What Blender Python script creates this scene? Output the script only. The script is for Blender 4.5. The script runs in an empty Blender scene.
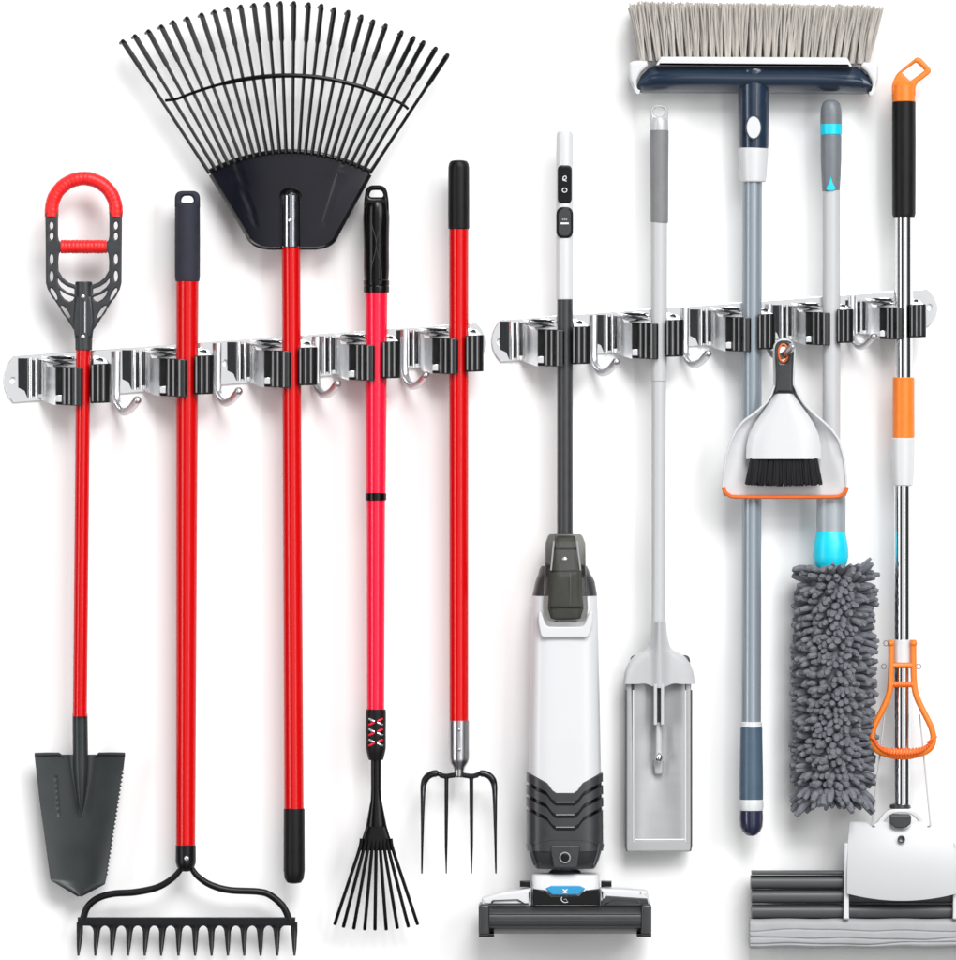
import bpy, bmesh, math, random
from mathutils import Vector, Matrix, noise as mnoise
random.seed(7)
SC = bpy.context.scene
COL = SC.collection
R = math.radians
S = 0.0015            # metres per unit; all shapes below are given in units on the wall: x right, y down, d out from the wall
def W(x, y, d=0.0): return Vector(((x-478)*S, -d*S, (480-y)*S))

# ---------------------------------------------------------------- camera
cd = bpy.data.cameras.new('camera'); cam = bpy.data.objects.new('camera', cd); COL.objects.link(cam)
DIST = 14.0
cam.location = (0, -DIST, 0); cam.rotation_euler = (R(90), 0, 0)
cd.sensor_fit = 'HORIZONTAL'; cd.sensor_width = 36
cd.lens = 36*(DIST-0.035)/(956*S)
cd.clip_start = 0.1; cd.clip_end = 100
SC.camera = cam
SC.view_settings.view_transform = 'Standard'; SC.view_settings.look = 'None'
SC.view_settings.exposure = 0.0; SC.view_settings.gamma = 1.0
SC.render.engine = 'CYCLES'
SC.cycles.use_denoising = True
SC.cycles.max_bounces = 8; SC.cycles.transparent_max_bounces = 12

# ---------------------------------------------------------------- studio surround (bright room with dark flags, seen in the chrome)
world = bpy.data.worlds.new('World'); SC.world = world; world.use_nodes = True
nt = world.node_tree; nt.nodes.clear()
def N(t, **kw):
    n = nt.nodes.new(t)
    for k, v in kw.items(): setattr(n, k, v)
    return n
L = nt.links.new
tc = N('ShaderNodeTexCoord'); sp = N('ShaderNodeSeparateXYZ'); L(tc.outputs['Generated'], sp.inputs[0])
ng = N('ShaderNodeMath', operation='MULTIPLY'); ng.inputs[1].default_value = -1; L(sp.outputs['Y'], ng.inputs[0])
at = N('ShaderNodeMath', operation='ARCTAN2'); L(sp.outputs['X'], at.inputs[0]); L(ng.outputs[0], at.inputs[1])
mr = N('ShaderNodeMapRange'); mr.inputs['From Min'].default_value = -math.pi; mr.inputs['From Max'].default_value = math.pi
L(at.outputs[0], mr.inputs['Value'])
cr = N('ShaderNodeValToRGB'); L(mr.outputs[0], cr.inputs[0])
stops = [(-180, .8), (-116, .8), (-108, .08), (-62, .06), (-57, 1.15), (-38, 1.2), (-34, .04), (-14, .04), (-10, 1.18),
         (40, 1.18), (44, .06), (92, .08), (100, .9), (180, .8)]
el = cr.color_ramp.elements
while len(el) < len(stops): el.new(0.5)
for e, (a, v) in zip(el, stops):
    e.position = (a+180)/360; e.color = (v, v, v*1.0, 1)
cz = N('ShaderNodeValToRGB'); mz = N('ShaderNodeMapRange'); mz.inputs['From Min'].default_value = -1; mz.inputs['From Max'].default_value = 1
L(sp.outputs['Z'], mz.inputs['Value']); L(mz.outputs[0], cz.inputs[0])
zst = [(-1, .25), (-.55, .35), (-.35, .9), (.3, 1.0), (.42, .35), (.6, .4), (.66, 1.25), (1, 1.25)]
el = cz.color_ramp.elements
while len(el) < len(zst): el.new(0.5)
for e, (a, v) in zip(el, zst):
    e.position = (a+1)/2; e.color = (v, v, v, 1)
mx = N('ShaderNodeMix', data_type='RGBA', blend_type='MULTIPLY'); mx.inputs['Factor'].default_value = 1
L(cr.outputs[0], mx.inputs['A']); L(cz.outputs[0], mx.inputs['B'])
bg = N('ShaderNodeBackground'); bg.inputs['Strength'].default_value = 0.8; L(mx.outputs['Result'], bg.inputs['Color'])
wo = N('ShaderNodeOutputWorld'); L(bg.outputs[0], wo.inputs['Surface'])

def area(name, loc, target, sx, sy, power, col=(1, 1, 1)):
    l = bpy.data.lights.new(name, 'AREA'); l.shape = 'RECTANGLE'; l.size = sx; l.size_y = sy; l.energy = power; l.color = col
    o = bpy.data.objects.new(name, l); COL.objects.link(o); o.location = loc
    o.rotation_euler = (Vector(target)-Vector(loc)).to_track_quat('-Z', 'Y').to_euler()
    return o
area('key_softbox', (5.2, -6.4, 3.2), (0, 0, 0), 3.6, 3.6, 245)
area('added_front_fill', (2.5, -12, 9), (0, 0, 0), 6, 6, 1640)  # added unseen fill lamp, lifts the wall's brightness from the front
area('strip_softbox', (-3.9, -3.6, 0), (0, 0, 0), .75, 4.2, 52)
area('strip_softbox', (2.3, -4.6, 0), (0, 0, 0), .3, 4.2, 26)

# ---------------------------------------------------------------- materials
def lin(c):
    c /= 255.0
    return c/12.92 if c <= 0.04045 else ((c+0.055)/1.055)**2.4
def mat(name, rgb, rough=.4, metal=0., var=.06, vscale=60, bump=0., bscale=400, coat=0., spec=.5, trans=0., stretch=None, rvar=.08, ior=1.5):
    m = bpy.data.materials.new(name); m.use_nodes = True
    t = m.node_tree; b = t.nodes['Principled BSDF']
    c = tuple(lin(v) for v in rgb)
    tx = t.nodes.new('ShaderNodeTexCoord'); mp = t.nodes.new('ShaderNodeMapping')
    if stretch: mp.inputs['Scale'].default_value = stretch
    t.links.new(tx.outputs['Object'], mp.inputs[0])
    n = t.nodes.new('ShaderNodeTexNoise'); n.inputs['Scale'].default_value = vscale; n.inputs['Detail'].default_value = 4
    t.links.new(mp.outputs[0], n.inputs['Vector'])
    r = t.nodes.new('ShaderNodeValToRGB')
    r.color_ramp.elements[0].position = .3; r.color_ramp.elements[1].position = .7
    r.color_ramp.elements[0].color = tuple(max(0, v*(1-var)) for v in c)+(1,)
    r.color_ramp.elements[1].color = tuple(min(1, v*(1+var)) for v in c)+(1,)
    t.links.new(n.outputs['Fac'], r.inputs[0]); t.links.new(r.outputs[0], b.inputs['Base Color'])
    q = t.nodes.new('ShaderNodeMapRange'); q.inputs['To Min'].default_value = max(0.01, rough-rvar); q.inputs['To Max'].default_value = min(1, rough+rvar)
    t.links.new(n.outputs['Fac'], q.inputs['Value']); t.links.new(q.outputs[0], b.inputs['Roughness'])
    b.inputs['Metallic'].default_value = metal; b.inputs['Specular IOR Level'].default_value = spec
    b.inputs['Coat Weight'].default_value = coat; b.inputs['Coat Roughness'].default_value = .08
    b.inputs['Transmission Weight'].default_value = trans; b.inputs['IOR'].default_value = ior
    if bump:
        k = t.nodes.new('ShaderNodeTexNoise'); k.inputs['Scale'].default_value = bscale; k.inputs['Detail'].default_value = 3
        t.links.new(mp.outputs[0], k.inputs['Vector'])
        u = t.nodes.new('ShaderNodeBump'); u.inputs['Strength'].default_value = bump; u.inputs['Distance'].default_value = .001
        t.links.new(k.outputs['Fac'], u.inputs['Height']); t.links.new(u.outputs[0], b.inputs['Normal'])
    return m
M = {}
M['wall'] = mat('white_wall_paint', (246, 246, 246), .85, var=.004, vscale=3, bump=.02, bscale=300)
M['chrome'] = mat('polished_steel', (236, 237, 239), .12, 1, var=.02, rvar=.04, vscale=25)
M['clipsteel'] = mat('satin_bright_steel', (238, 239, 240), .24, 1, var=.02, rvar=.05, vscale=25)
M['hooksteel'] = mat('satin_hook_steel', (208, 209, 211), .34, 1, var=.02, rvar=.03)
M['pad_glint'] = mat('rubber_highlight_grey', (128, 128, 130), .4, var=.1)  # grey tone for highlights painted onto the black pads
M['chrome_pole'] = mat('chrome_tube', (225, 226, 228), .07, 1, var=.02, rvar=.02)
M['dark_steel'] = mat('shaded_spring_steel', (58, 59, 61), .28, 1, var=.12, stretch=(6, 6, .4))  # dark tone of the tab and of the clips' painted-in shade lines
M['rubber'] = mat('black_ribbed_rubber', (20, 21, 22), .3, var=.15, bump=.05)
M['red'] = mat('red_enamel_tube', (204, 4, 8), .19, var=.02, spec=.4, stretch=(1, 1, .1), rvar=.03)
M['pink'] = mat('pink_red_enamel_tube', (240, 20, 60), .18, var=.02, spec=.5, stretch=(1, 1, .1), rvar=.03)
M['redgrip'] = mat('red_grip_wrap', (236, 24, 26), .42, var=.12, bump=.25, bscale=500)
M['navyfoam'] = mat('dark_navy_foam', (34, 36, 50), .75, var=.15, bump=.25, bscale=900)
M['black'] = mat('black_plastic', (8, 8, 9), .22, var=.2, bump=.04, spec=.28)
M['blacksoft'] = mat('black_matte_plastic', (13, 13, 14), .45, var=.2, bump=.08, spec=.25)
M['charcoal'] = mat('charcoal_nylon', (45, 48, 51), .4, var=.15, bump=.12, bscale=700)
M['blade'] = mat('grey_coated_blade_steel', (54, 58, 59), .36, .5, var=.14, vscale=18, bump=.06, bscale=250)
M['iron'] = mat('dark_painted_iron', (15, 16, 19), .33, .1, var=.2, bump=.1, spec=.3)
M['fan'] = mat('blue_black_rake_plastic', (17, 17, 27), .2, var=.2, vscale=20, bump=.04, spec=.35)
M['tine'] = mat('black_sprung_steel', (5, 5, 6), .22, 0, var=.2, spec=.18)
M['socket'] = mat('dark_chrome_socket', (158, 160, 168), .16, 1, var=.05)
M['ferrule'] = mat('brushed_dark_steel', (185, 185, 188), .3, 1, var=.12, stretch=(8, 8, .5))
M['forktine'] = mat('forged_black_steel', (48, 48, 52), .25, .85, var=.15)
M['rivet'] = mat('bright_rivet', (225, 225, 228), .2, .8, var=.02)
M['white'] = mat('white_gloss_plastic', (211, 212, 214), .28, var=.004, vscale=8, rvar=.01)
M['palegrey'] = mat('pale_grey_plastic', (190, 191, 193), .33, var=.006, vscale=8, rvar=.01)
M['silver'] = mat('silver_grey_plastic', (190, 191, 193), .36, .15, var=.03, stretch=(10, 10, .3))
M['traygrey'] = mat('grey_tray_plastic', (170, 171, 172), .36, .25, var=.02, stretch=(1, 1, 6), vscale=20)
M['midgrey'] = mat('mid_grey_grip', (124, 125, 127), .5, var=.06, bump=.1)
M['darkgrey'] = mat('dark_grey_plastic', (50, 51, 53), .33, var=.08, bump=.04)
M['tube'] = mat('anthracite_tube', (58, 59, 61), .36, .25, var=.05)
M['smoke'] = mat('smoked_clear_plastic', (152, 152, 147), .04, var=.02, trans=.95, ior=1.12, rvar=.02)
M['filter'] = mat('filter_cone', (96, 97, 92), .5, var=.1)
M['blue'] = mat('blue_label_plastic', (38, 146, 196), .3, var=.03)
M['ledwhite'] = mat('white_print', (225, 228, 230), .5, var=.0)
M['greyprint'] = mat('grey_print', (150, 152, 155), .5, var=.0)
M['navy'] = mat('dark_navy_gloss_plastic', (33, 48, 67), .22, var=.06, coat=.3)
M['navycap'] = mat('dark_indigo_cap', (38, 42, 66), .22, var=.08, coat=.3)
M['slate'] = mat('slate_blue_tube', (146, 156, 165), .3, .35, var=.02, stretch=(1, 1, .1), rvar=.02)
M['slategrip'] = mat('slate_blue_grip', (72, 92, 110), .35, var=.05)
M['cyan'] = mat('cyan_plastic', (16, 206, 232), .33, var=.03)
M['dustgrey'] = mat('duster_grip_grey', (112, 118, 124), .42, var=.06)
M['sleevegrey'] = mat('grey_sleeve', (160, 167, 172), .38, .2, var=.03)
M['chenille'] = mat('grey_microfibre', (116, 118, 125), .95, var=.16, vscale=120, bump=.5, bscale=900, spec=.15)
M['orange'] = mat('orange_plastic', (236, 124, 32), .36, var=.03)
M['orangelip'] = mat('orange_rubber_lip', (238, 108, 34), .45, var=.04)
M['bristle'] = mat('grey_beige_bristle', (194, 189, 182), .7, var=.2, vscale=260, stretch=(1, 1, .05), spec=.25)
M['blackbristle'] = mat('black_bristle', (34, 34, 37), .6, var=.3, vscale=300, stretch=(1, 1, .05))
M['sponge'] = mat('grey_sponge', (168, 169, 171), .9, var=.04, vscale=60, bump=.35, bscale=1400, stretch=(.7, 1, 1.2), spec=.1)
M['slat'] = mat('dark_grey_roller', (72, 73, 75), .42, var=.05, stretch=(.3, 1, 2))
M['wire'] = mat('steel_cable', (150, 151, 153), .3, .9, var=.03)

# ---------------------------------------------------------------- mesh helpers
def cr_path(p, n=6, closed=False):
    p = [Vector(q) if len(q) == 3 else Vector((q[0], q[1], 0)) for q in p]; out = []
    k = len(p)
    for i in range(k if closed else k-1):
        if closed: a, b, c, e = p[i-1], p[i], p[(i+1) % k], p[(i+2) % k]
        else: a, b, c, e = p[max(i-1, 0)], p[i], p[i+1], p[min(i+2, k-1)]
        for j in range(n):
            t = j/n
            out.append(.5*((2*b)+(c-a)*t+(2*a-5*b+4*c-e)*t*t+(3*b-a-3*c+e)*t**3))
    if not closed: out.append(p[-1])
    return [tuple(v) for v in out]
def rnd(poly, r, n=5):
    out = []; k = len(poly)
    for i in range(k):
        a, b, c = Vector(poly[i-1][:2]), Vector(poly[i][:2]), Vector(poly[(i+1) % k][:2])
        rr = r[i] if isinstance(r, (list, tuple)) else r
        u, v = (a-b), (c-b)
        t = min(rr, u.length*.48, v.length*.48)
        if t < .01: out.append(tuple(b)); continue
        p0 = b+u.normalized()*t; p1 = b+v.normalized()*t
        for j in range(n+1):
            s = j/n
            out.append(tuple((1-s)**2*p0+2*s*(1-s)*b+s*s*p1))
    return out
def ell(cx, cy, rx, ry, n=20, rot=0):
    o = []
    for i in range(n):
        a = 2*math.pi*i/n; x, y = rx*math.cos(a), ry*math.sin(a)
        o.append((cx+x*math.cos(rot)-y*math.sin(rot), cy+x*math.sin(rot)+y*math.cos(rot)))
    return o
def lerpf(pts):
    def f(t):
        if t <= pts[0][0]: return pts[0][1]
        for (a, u), (b, v) in zip(pts, pts[1:]):
            if t <= b: return u+(v-u)*(t-a)/(b-a) if b > a else v
        return pts[-1][1]
    return f
class MB:
    def __init__(s): s.v = []; s.f = []
    def add(s, vs, fs):
        o = len(s.v); s.v += [tuple(v) for v in vs]; s.f += [tuple(i+o for i in f) for f in fs]; return s
    def tube(s, pts, r, n=14, rb=None, cap=True, dome=False):
        P = [Vector(p) for p in pts]; k = len(P)
        rr = list(r) if isinstance(r, (list, tuple)) else [r]*k
        bb = list(rb) if isinstance(rb, (list, tuple)) else ([rb]*k if rb else rr)
        vs = []; fs = []; lastN = None
        for i in range(k):
            T = P[min(i+1, k-1)]-P[max(i-1, 0)]
            if T.length < 1e-6: T = P[-1]-P[0]
            T.normalize(); D = Vector((0, 0, 1)); B = D-T*D.dot(T)
            if B.length < .25 and lastN is not None:
                Nn = (lastN-T*lastN.dot(T)).normalized(); B = T.cross(Nn) if False else Nn.cross(T)
            else:
                if B.length < 1e-4: B = Vector((0, 1, 0))-T*T.y
                B.normalize(); Nn = T.cross(B)
            lastN = Nn
            for j in range(n):
                a = 2*math.pi*j/n
                vs.append(P[i]+Nn*(rr[i]*math.cos(a))+B*(bb[i]*math.sin(a)))
        for i in range(k-1):
            for j in range(n):
                fs.append((i*n+j, i*n+(j+1) % n, (i+1)*n+(j+1) % n, (i+1)*n+j))
        if cap:
            fs.append(tuple(range(n))); fs.append(tuple(range((k-1)*n, k*n)))
        return s.add(vs, fs)
    def lathe(s, prof, d, x=None, n=36, rb=1.0):
        """vertical round body: prof of (y, r) about x, or (x, y, r)"""
        pts = []; r = []
        for q in prof:
            if len(q) == 2: pts.append((x, q[0], d)); r.append(q[1])
            else: pts.append((q[0], q[1], d)); r.append(q[2])
        k = len(pts); vs = []; fs = []
        for (px, py, pd), q in zip(pts, r):
            for j in range(n):
                a = 2*math.pi*j/n; vs.append((px+q*math.cos(a), py, pd+q*rb*math.sin(a)))
        for i in range(k-1):
            for j in range(n): fs.append((i*n+j, i*n+(j+1) % n, (i+1)*n+(j+1) % n, (i+1)*n+j))
        fs.append(tuple(range(n))); fs.append(tuple(range((k-1)*n, k*n)))
        return s.add(vs, fs)
    def prism(s, out, d0, d1, bev=0., holes=(), res=2):
        cu = bpy.data.curves.new('c', 'CURVE'); cu.dimensions = '2D'; cu.fill_mode = 'BOTH'
        for poly in [out]+list(holes):
            spn = cu.splines.new('POLY'); spn.points.add(len(poly)-1); spn.use_cyclic_u = True
            for q, p in zip(spn.points, poly): q.co = (p[0], -p[1], 0, 1)
        h = (d1-d0)/2; bev = min(bev, h*.98)
        cu.extrude = max(h-bev, 0); cu.bevel_depth = bev; cu.bevel_resolution = res; cu.offset = -bev
        o = bpy.data.objects.new('c', cu); COL.objects.link(o)
        dg = bpy.context.evaluated_depsgraph_get(); dg.update()
        me = bpy.data.meshes.new_from_object(o.evaluated_get(dg))
        s.add([(v.co.x, -v.co.y, (d0+d1)/2+v.co.z) for v in me.vertices], [tuple(p.vertices) for p in me.polygons])
        bpy.data.objects.remove(o); bpy.data.curves.remove(cu); bpy.data.meshes.remove(me)
        return s
    def box(s, x0, y0, x1, y1, d0, d1, bev=.8, r=0):
        p = [(x0, y0), (x1, y0), (x1, y1), (x0, y1)]
        return s.prism(rnd(p, r) if r else p, d0, d1, bev)
    def rings(s, rs, cap=True):
        n = len(rs[0]); vs = [p for r in rs for p in r]; fs = []
        for i in range(len(rs)-1):
            for j in range(n): fs.append((i*n+j, i*n+(j+1) % n, (i+1)*n+(j+1) % n, (i+1)*n+j))
        if cap: fs.append(tuple(range(n))); fs.append(tuple(range((len(rs)-1)*n, len(rs)*n)))
        return s.add(vs, fs)
    def body(s, rows, e=.5, n=48):
        """rows of (y, xl, xr, dback, dfront): rounded box sections stacked downwards"""
        rs = []
        for (y, xl, xr, db, df) in rows:
            ring = []
            for j in range(n):
                a = 2*math.pi*j/n; c, q = math.cos(a), math.sin(a)
                ring.append(((xl+xr)/2+(xr-xl)/2*math.copysign(abs(c)**e, c), y, (db+df)/2+(df-db)/2*math.copysign(abs(q)**e, q)))
            rs.append(ring)
        return s.rings(rs)
    def sheet(s, rows, th):
        """grid of points facing the viewer, given thickness towards the wall"""
        m, n = len(rows), len(rows[0]); vs = [p for r in rows for p in r]+[(p[0], p[1], p[2]-th) for r in rows for p in r]; fs = []; o = m*n
        for i in range(m-1):
            for j in range(n-1):
                a, b, c, d = i*n+j, i*n+j+1, (i+1)*n+j+1, (i+1)*n+j
                fs.append((a, b, c, d)); fs.append((o+d, o+c, o+b, o+a))
        for i in range(m-1):
            fs.append((i*n, (i+1)*n, o+(i+1)*n, o+i*n)); fs.append((i*n+n-1, (i+1)*n+n-1, o+(i+1)*n+n-1, o+i*n+n-1))
        for j in range(n-1):
            fs.append((j, j+1, o+j+1, o+j)); q = (m-1)*n; fs.append((q+j, q+j+1, o+q+j+1, o+q+j))
        return s.add(vs, fs)
    def ball(s, x, y, d, rx, ry=None, rd=None, nu=16, nv=10):
        ry = ry or rx; rd = rd or rx
        rs = [[(x+rx*math.sin(math.pi*(i+.02)/(nv+.04))*math.cos(2*math.pi*j/nu), y-ry*math.cos(math.pi*(i+.02)/(nv+.04)), d+rd*math.sin(math.pi*(i+.02)/(nv+.04))*math.sin(2*math.pi*j/nu)) for j in range(nu)] for i in range(nv+1)]
        return s.rings(rs)
    def build(s, name, material, parent=None, at=None, angle=32, keep=False):
        me = bpy.data.meshes.new(name)
        po = ORG.get(parent.name, Vector()) if parent else Vector()
        org = W(*at) if at else (po.copy() if parent else Vector())
        me.from_pydata([W(*v)-org for v in s.v], [], s.f)
        bm = bmesh.new(); bm.from_mesh(me)
        bmesh.ops.remove_doubles(bm, verts=bm.verts, dist=2e-6)
        if not keep: bmesh.ops.recalc_face_normals(bm, faces=bm.faces)
        bm.to_mesh(me); bm.free()
        me.materials.append(M[material])
        me.shade_smooth(); me.set_sharp_from_angle(angle=R(angle))
        o = bpy.data.objects.new(name, me); COL.objects.link(o)
        if angle < 45: wn = o.modifiers.new('weighted_normal', 'WEIGHTED_NORMAL'); wn.keep_sharp = True; wn.weight = 90
        o.location = org-po; ORG[o.name] = org
        if parent: o.parent = parent
        return o
ORG = {}
def thing(name, label, cat, x, y, d=0, group=None):
    o = bpy.data.objects.new(name, None); o.empty_display_size = .02; COL.objects.link(o)
    o.location = W(x, y, d); ORG[o.name] = W(x, y, d); o['label'] = label; o['category'] = cat
    if group: o['group'] = group
    return o
def rivet(x, y, d, r, parent, m='rivet', name='rivet'):
    MB().ball(x, y, d, r, r, r*.6).build(name, m, parent)

# ---------------------------------------------------------------- the wall
w = MB().box(-1500, -1500, 2456, 2460, -40, 0, 0); wo_ = w.build('wall', 'wall'); wo_['kind'] = 'structure'

# ---------------------------------------------------------------- clip racks
def clip_proto(parent, cx, cy):
    """one spring clip; units relative to the held pole (cx, cy)"""
    P = lambda u, v, d: (cx+u, cy+v, d)
    b = MB()
    for u, r in ((-54.5, 2.6), (-48.5, 2.2)):
        b.tube([P(u, -25, 3), P(u, 15, 3)], r, 12)
    # left arm sweeping out from the plate
    arm = [(-47, 3), (-44.5, 5), (-43, 8), (-38, 17), (-33, 25), (-29.5, 31), (-28, 34)]
    rows = []
    for k in range(9):
        q = k/8
        rows.append([P(u, (-25+10*((u+47)/19))*(1-q)+(15.5+7*((u+47)/19))*q, d) for u, d in arm])
    b.sheet(rows, 2)
    # folded top flange, two leaves with a slot between
    for (a0, a1, v0, v1, d0, d1) in ((-44, -12, -27.5, -24.5, 5, 14), (-39, -3, -22.5, -16.5, 17, 36)):
        rows = []
        for k in range(5):
            q = k/4; rows.append([P(a0+(a1-a0)*j/8+q*3, v0+(v1-v0)*q+1.2*math.sin(j*.8)*(1-q)+j*.12, d0+(d1-d0)*q-2*(j/8-.5)**2) for j in range(9)])
        b.sheet(rows, 1.6)
    # right arm
    rows = []
    for k in range(7):
        q = k/6; rows.append([P(12+15*t, (-28+11*t)*(1-q)+(12+8*t)*q, 4+30*t) for t in (0, .25, .5, .75, 1)])
    b.sheet(rows, 2)
    rows = []
    for k in range(5):
        q = k/4; rows.append([P(9+1*q+(11+6*q)*j/5, -27+10.5*q+.4*j*(1-q), 8+34*q) for j in range(6)])
    b.sheet(rows, 1.5)
    # back strap bowed behind the pole
    rows = []
    for k in range(4):
        q = k/3; rows.append([P(-46+60*j/12, (-24)*(1-q)+14*q, 3+6*math.sin(math.pi*j/12)) for j in range(13)])
    b.sheet(rows, 1.5)
    b.box(cx-28, cy+12, cx-21.5, cy+19, 33, 36, .6)
    o = b.build('clip', 'clipsteel', parent, at=(cx, cy, 0))
    MB().prism([P(-67, -25, 0)[:2], P(-57.4, -25, 0)[:2], P(-57.4, 15, 0)[:2], P(-60.5, 7.5, 0)[:2], P(-66.8, 4.5, 0)[:2]], 2.5, 4.2, .4).build('dark_tab', 'dark_steel', o)  # flat dark strip left of the ridges
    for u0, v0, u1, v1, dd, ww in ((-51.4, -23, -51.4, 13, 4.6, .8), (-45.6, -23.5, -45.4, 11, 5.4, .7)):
        MB().tube([P(u0, v0, dd), P(u1, v1, dd)], ww, 8).build('fold_shade', 'dark_steel', o)  # dark rods painting in the shade between the folds
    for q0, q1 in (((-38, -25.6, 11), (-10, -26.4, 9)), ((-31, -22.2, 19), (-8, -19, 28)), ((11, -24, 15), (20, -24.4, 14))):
        MB().prism(rnd([P(*q0)[:2], P(q0[0]+5, q0[1]-1.5, 0)[:2], P(*q1)[:2], P(q1[0]-5, q1[1]+1.7, 0)[:2]], .6), (q0[2]+q1[2])/2-1, (q0[2]+q1[2])/2+3.4, .2).build('slot_shade', 'dark_steel', o)  # dark strips painting slot shadow onto the flange leaves
    Lp = [(-28, 28), (-27.8, 31), (-21.5, 32), (-21, 38), (-19.8, 40), (-17.6, 40.4), (-17.2, 38.5), (-16.2, 38.5), (-15.8, 43), (-14.8, 45.5), (-12.4, 46), (-12, 44), (-11, 44), (-10.4, 48.3), (-9, 50), (-5, 50.4), (-2, 49.5), (-.3, 47.6), (0, 45.9), (-2, 45.2), (-11.5, 44.6), (-13, 40), (-14, 30), (-18, 27)]
    Rp = [(7.2, 45.8), (7.4, 47.8), (8.6, 49.4), (11.5, 49.8), (12.2, 47.6), (13, 47.6), (13.6, 49.6), (16.2, 49), (16.8, 46.8), (17.6, 46.8), (18.2, 48.2), (21.6, 46.6), (22.2, 44.4), (23, 44.4), (23.6, 45.6), (26.2, 43.6), (27.2, 40), (26.5, 31), (15, 29), (13.4, 36), (12.8, 44.6)]
    for nm, prof, v0, v1, sl in (('rubber_pad', Lp, -16.5, 21.5, 1.8), ('rubber_pad', Rp, -18.5, 20.5, -.8)):
        rs = []
        us = [p[0] for p in prof]; ux = min(us); uw = max(us)-ux
        for q in (0, .03, .97, 1):
            ins = .96 if q in (0, 1) else 1
            c = (sum(us)/len(us), sum(p[1] for p in prof)/len(prof))
            rs.append([P(c[0]+(u-c[0])*ins, v0+(v1-v0)*q+sl*(u-ux)/uw, c[1]+(d-c[1])*ins) for u, d in prof])
        pad = MB().rings(rs).build(nm, 'rubber', o, angle=24)
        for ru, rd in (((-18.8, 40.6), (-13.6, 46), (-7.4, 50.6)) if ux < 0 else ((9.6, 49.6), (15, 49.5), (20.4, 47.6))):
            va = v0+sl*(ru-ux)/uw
            MB().tube([P(ru, va+.8, rd-.3), P(ru, va+37.2, rd-.3)], .95, 8).build('pad_highlight', 'pad_glint', pad)  # grey rods standing in for highlight streaks on the rubber
    return o
def hook_proto(parent, x, y):
    """flat hook: stem on the plate, curl standing out to the front; (x, y) is its stem top"""
    pts = cr_path([(x, y, 4), (x, y+24, 4.5), (x+.3, y+44, 6), (x+2.4, y+54, 11), (x+8.6, y+60.6, 24), (x+15.6, y+58.4, 40), (x+20.6, y+53, 52), (x+23.4, y+49.6, 58)], 6)
    k = len(pts)
    b = MB().tube(pts, [4.7-.6*min(1, i/(k*.45)) for i in range(k)], 14, [2.6+1.4*min(1, i/(k*.5)) for i in range(k)])
    b.ball(pts[-1][0], pts[-1][1], pts[-1][2], 4.3)
    return b.build('hook', 'hooksteel', parent, at=(x, y, 0))
def dup(o, parent, x, y, sc):
    c = o.copy(); COL.objects.link(c); c.parent = parent
    c.location = W(x, y)-ORG[parent.name]; c.scale = sc
    for ch in list(o.children):
        g = ch.copy(); COL.objects.link(g); g.parent = c
        for ch2 in list(ch.children):
            g2 = ch2.copy(); COL.objects.link(g2); g2.parent = g
    return c
def rack(label, xl, xr, yt, yb, holes, clips, hooks, first=None, endr=True):
    """plate from xl to xr; yt, yb give the top and bottom edge at an x"""
    t = thing('tool_rack', label, 'tool rack', (xl+xr)/2, (yt((xl+xr)/2)+yb((xl+xr)/2))/2, 0, 'steel clip racks on the wall')
    out = [(xl+10, yt(xl+10)), (xr-9, yt(xr-9))]
    def endcap(x0, s, n=9):
        h0, h1 = yt(x0), yb(x0); m = []
        for i in range(1, n):
            q = i/n; m.append((x0+s*9.5*(1-abs(2*q-1)**2.2), h0+(h1-h0)*q))
        return m
    out += endcap(xr-9, 1)+[(xr-9, yb(xr-9)), (xl+10, yb(xl+10))]+list(reversed(endcap(xl+10, -1)))
    MB().prism(out, .2, 2.4, .7, [ell(hx, hy, 2.3, 2.9) for hx, hy in holes]).build('plate', 'chrome', t)
    a, h = first or (None, None)
    for x, y, s in clips:
        if a is None: a = clip_proto(t, x, y)
        else: dup(a, t, x, y, (s, 1, s))
    for x, y, s, sd in hooks:
        if h is None: h = hook_proto(t, x, y)
        else: dup(h, t, x, y, (s, sd, s))
    return a, h
lf = lambda x0, y0, x1, y1: (lambda x: y0+(y1-y0)*(x-x0)/(x1-x0))
pr = rack('polished steel clip rack holding the five red-handled garden tools', 2, 486, lf(10, 356, 470, 322.5), lf(10, 403, 470, 363.5),
          [(11.8, 380), (225, 362.5)],
          [(84, 383, 1), (187.6, 374.5, .99), (291.5, 366, .97), (375.2, 359.5, .94), (458.4, 353.2, .93)],
          [(115, 351, 1, 1), (216.5, 343, .98, 1), (315.5, 336.5, .96, 1), (404, 329.5, .93, 1)])
rack('polished steel clip rack holding the vacuum, broom, mop and other cleaning tools', 491, 938, lf(500, 319, 930, 288), lf(500, 362, 930, 326.5),
     [(499.5, 341), (693, 326), (930.5, 306.5)],
     [(564.4, 345, .96), (658, 338, .94), (750.5, 331.5, .9), (829.4, 326, .86), (902.6, 320.8, .84)],
     [(593.5, 315, .95, 1), (685, 307.5, .94, 1), (769.5, 304, .88, 1.5), (852.5, 295.5, .84, 1)], pr)

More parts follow.
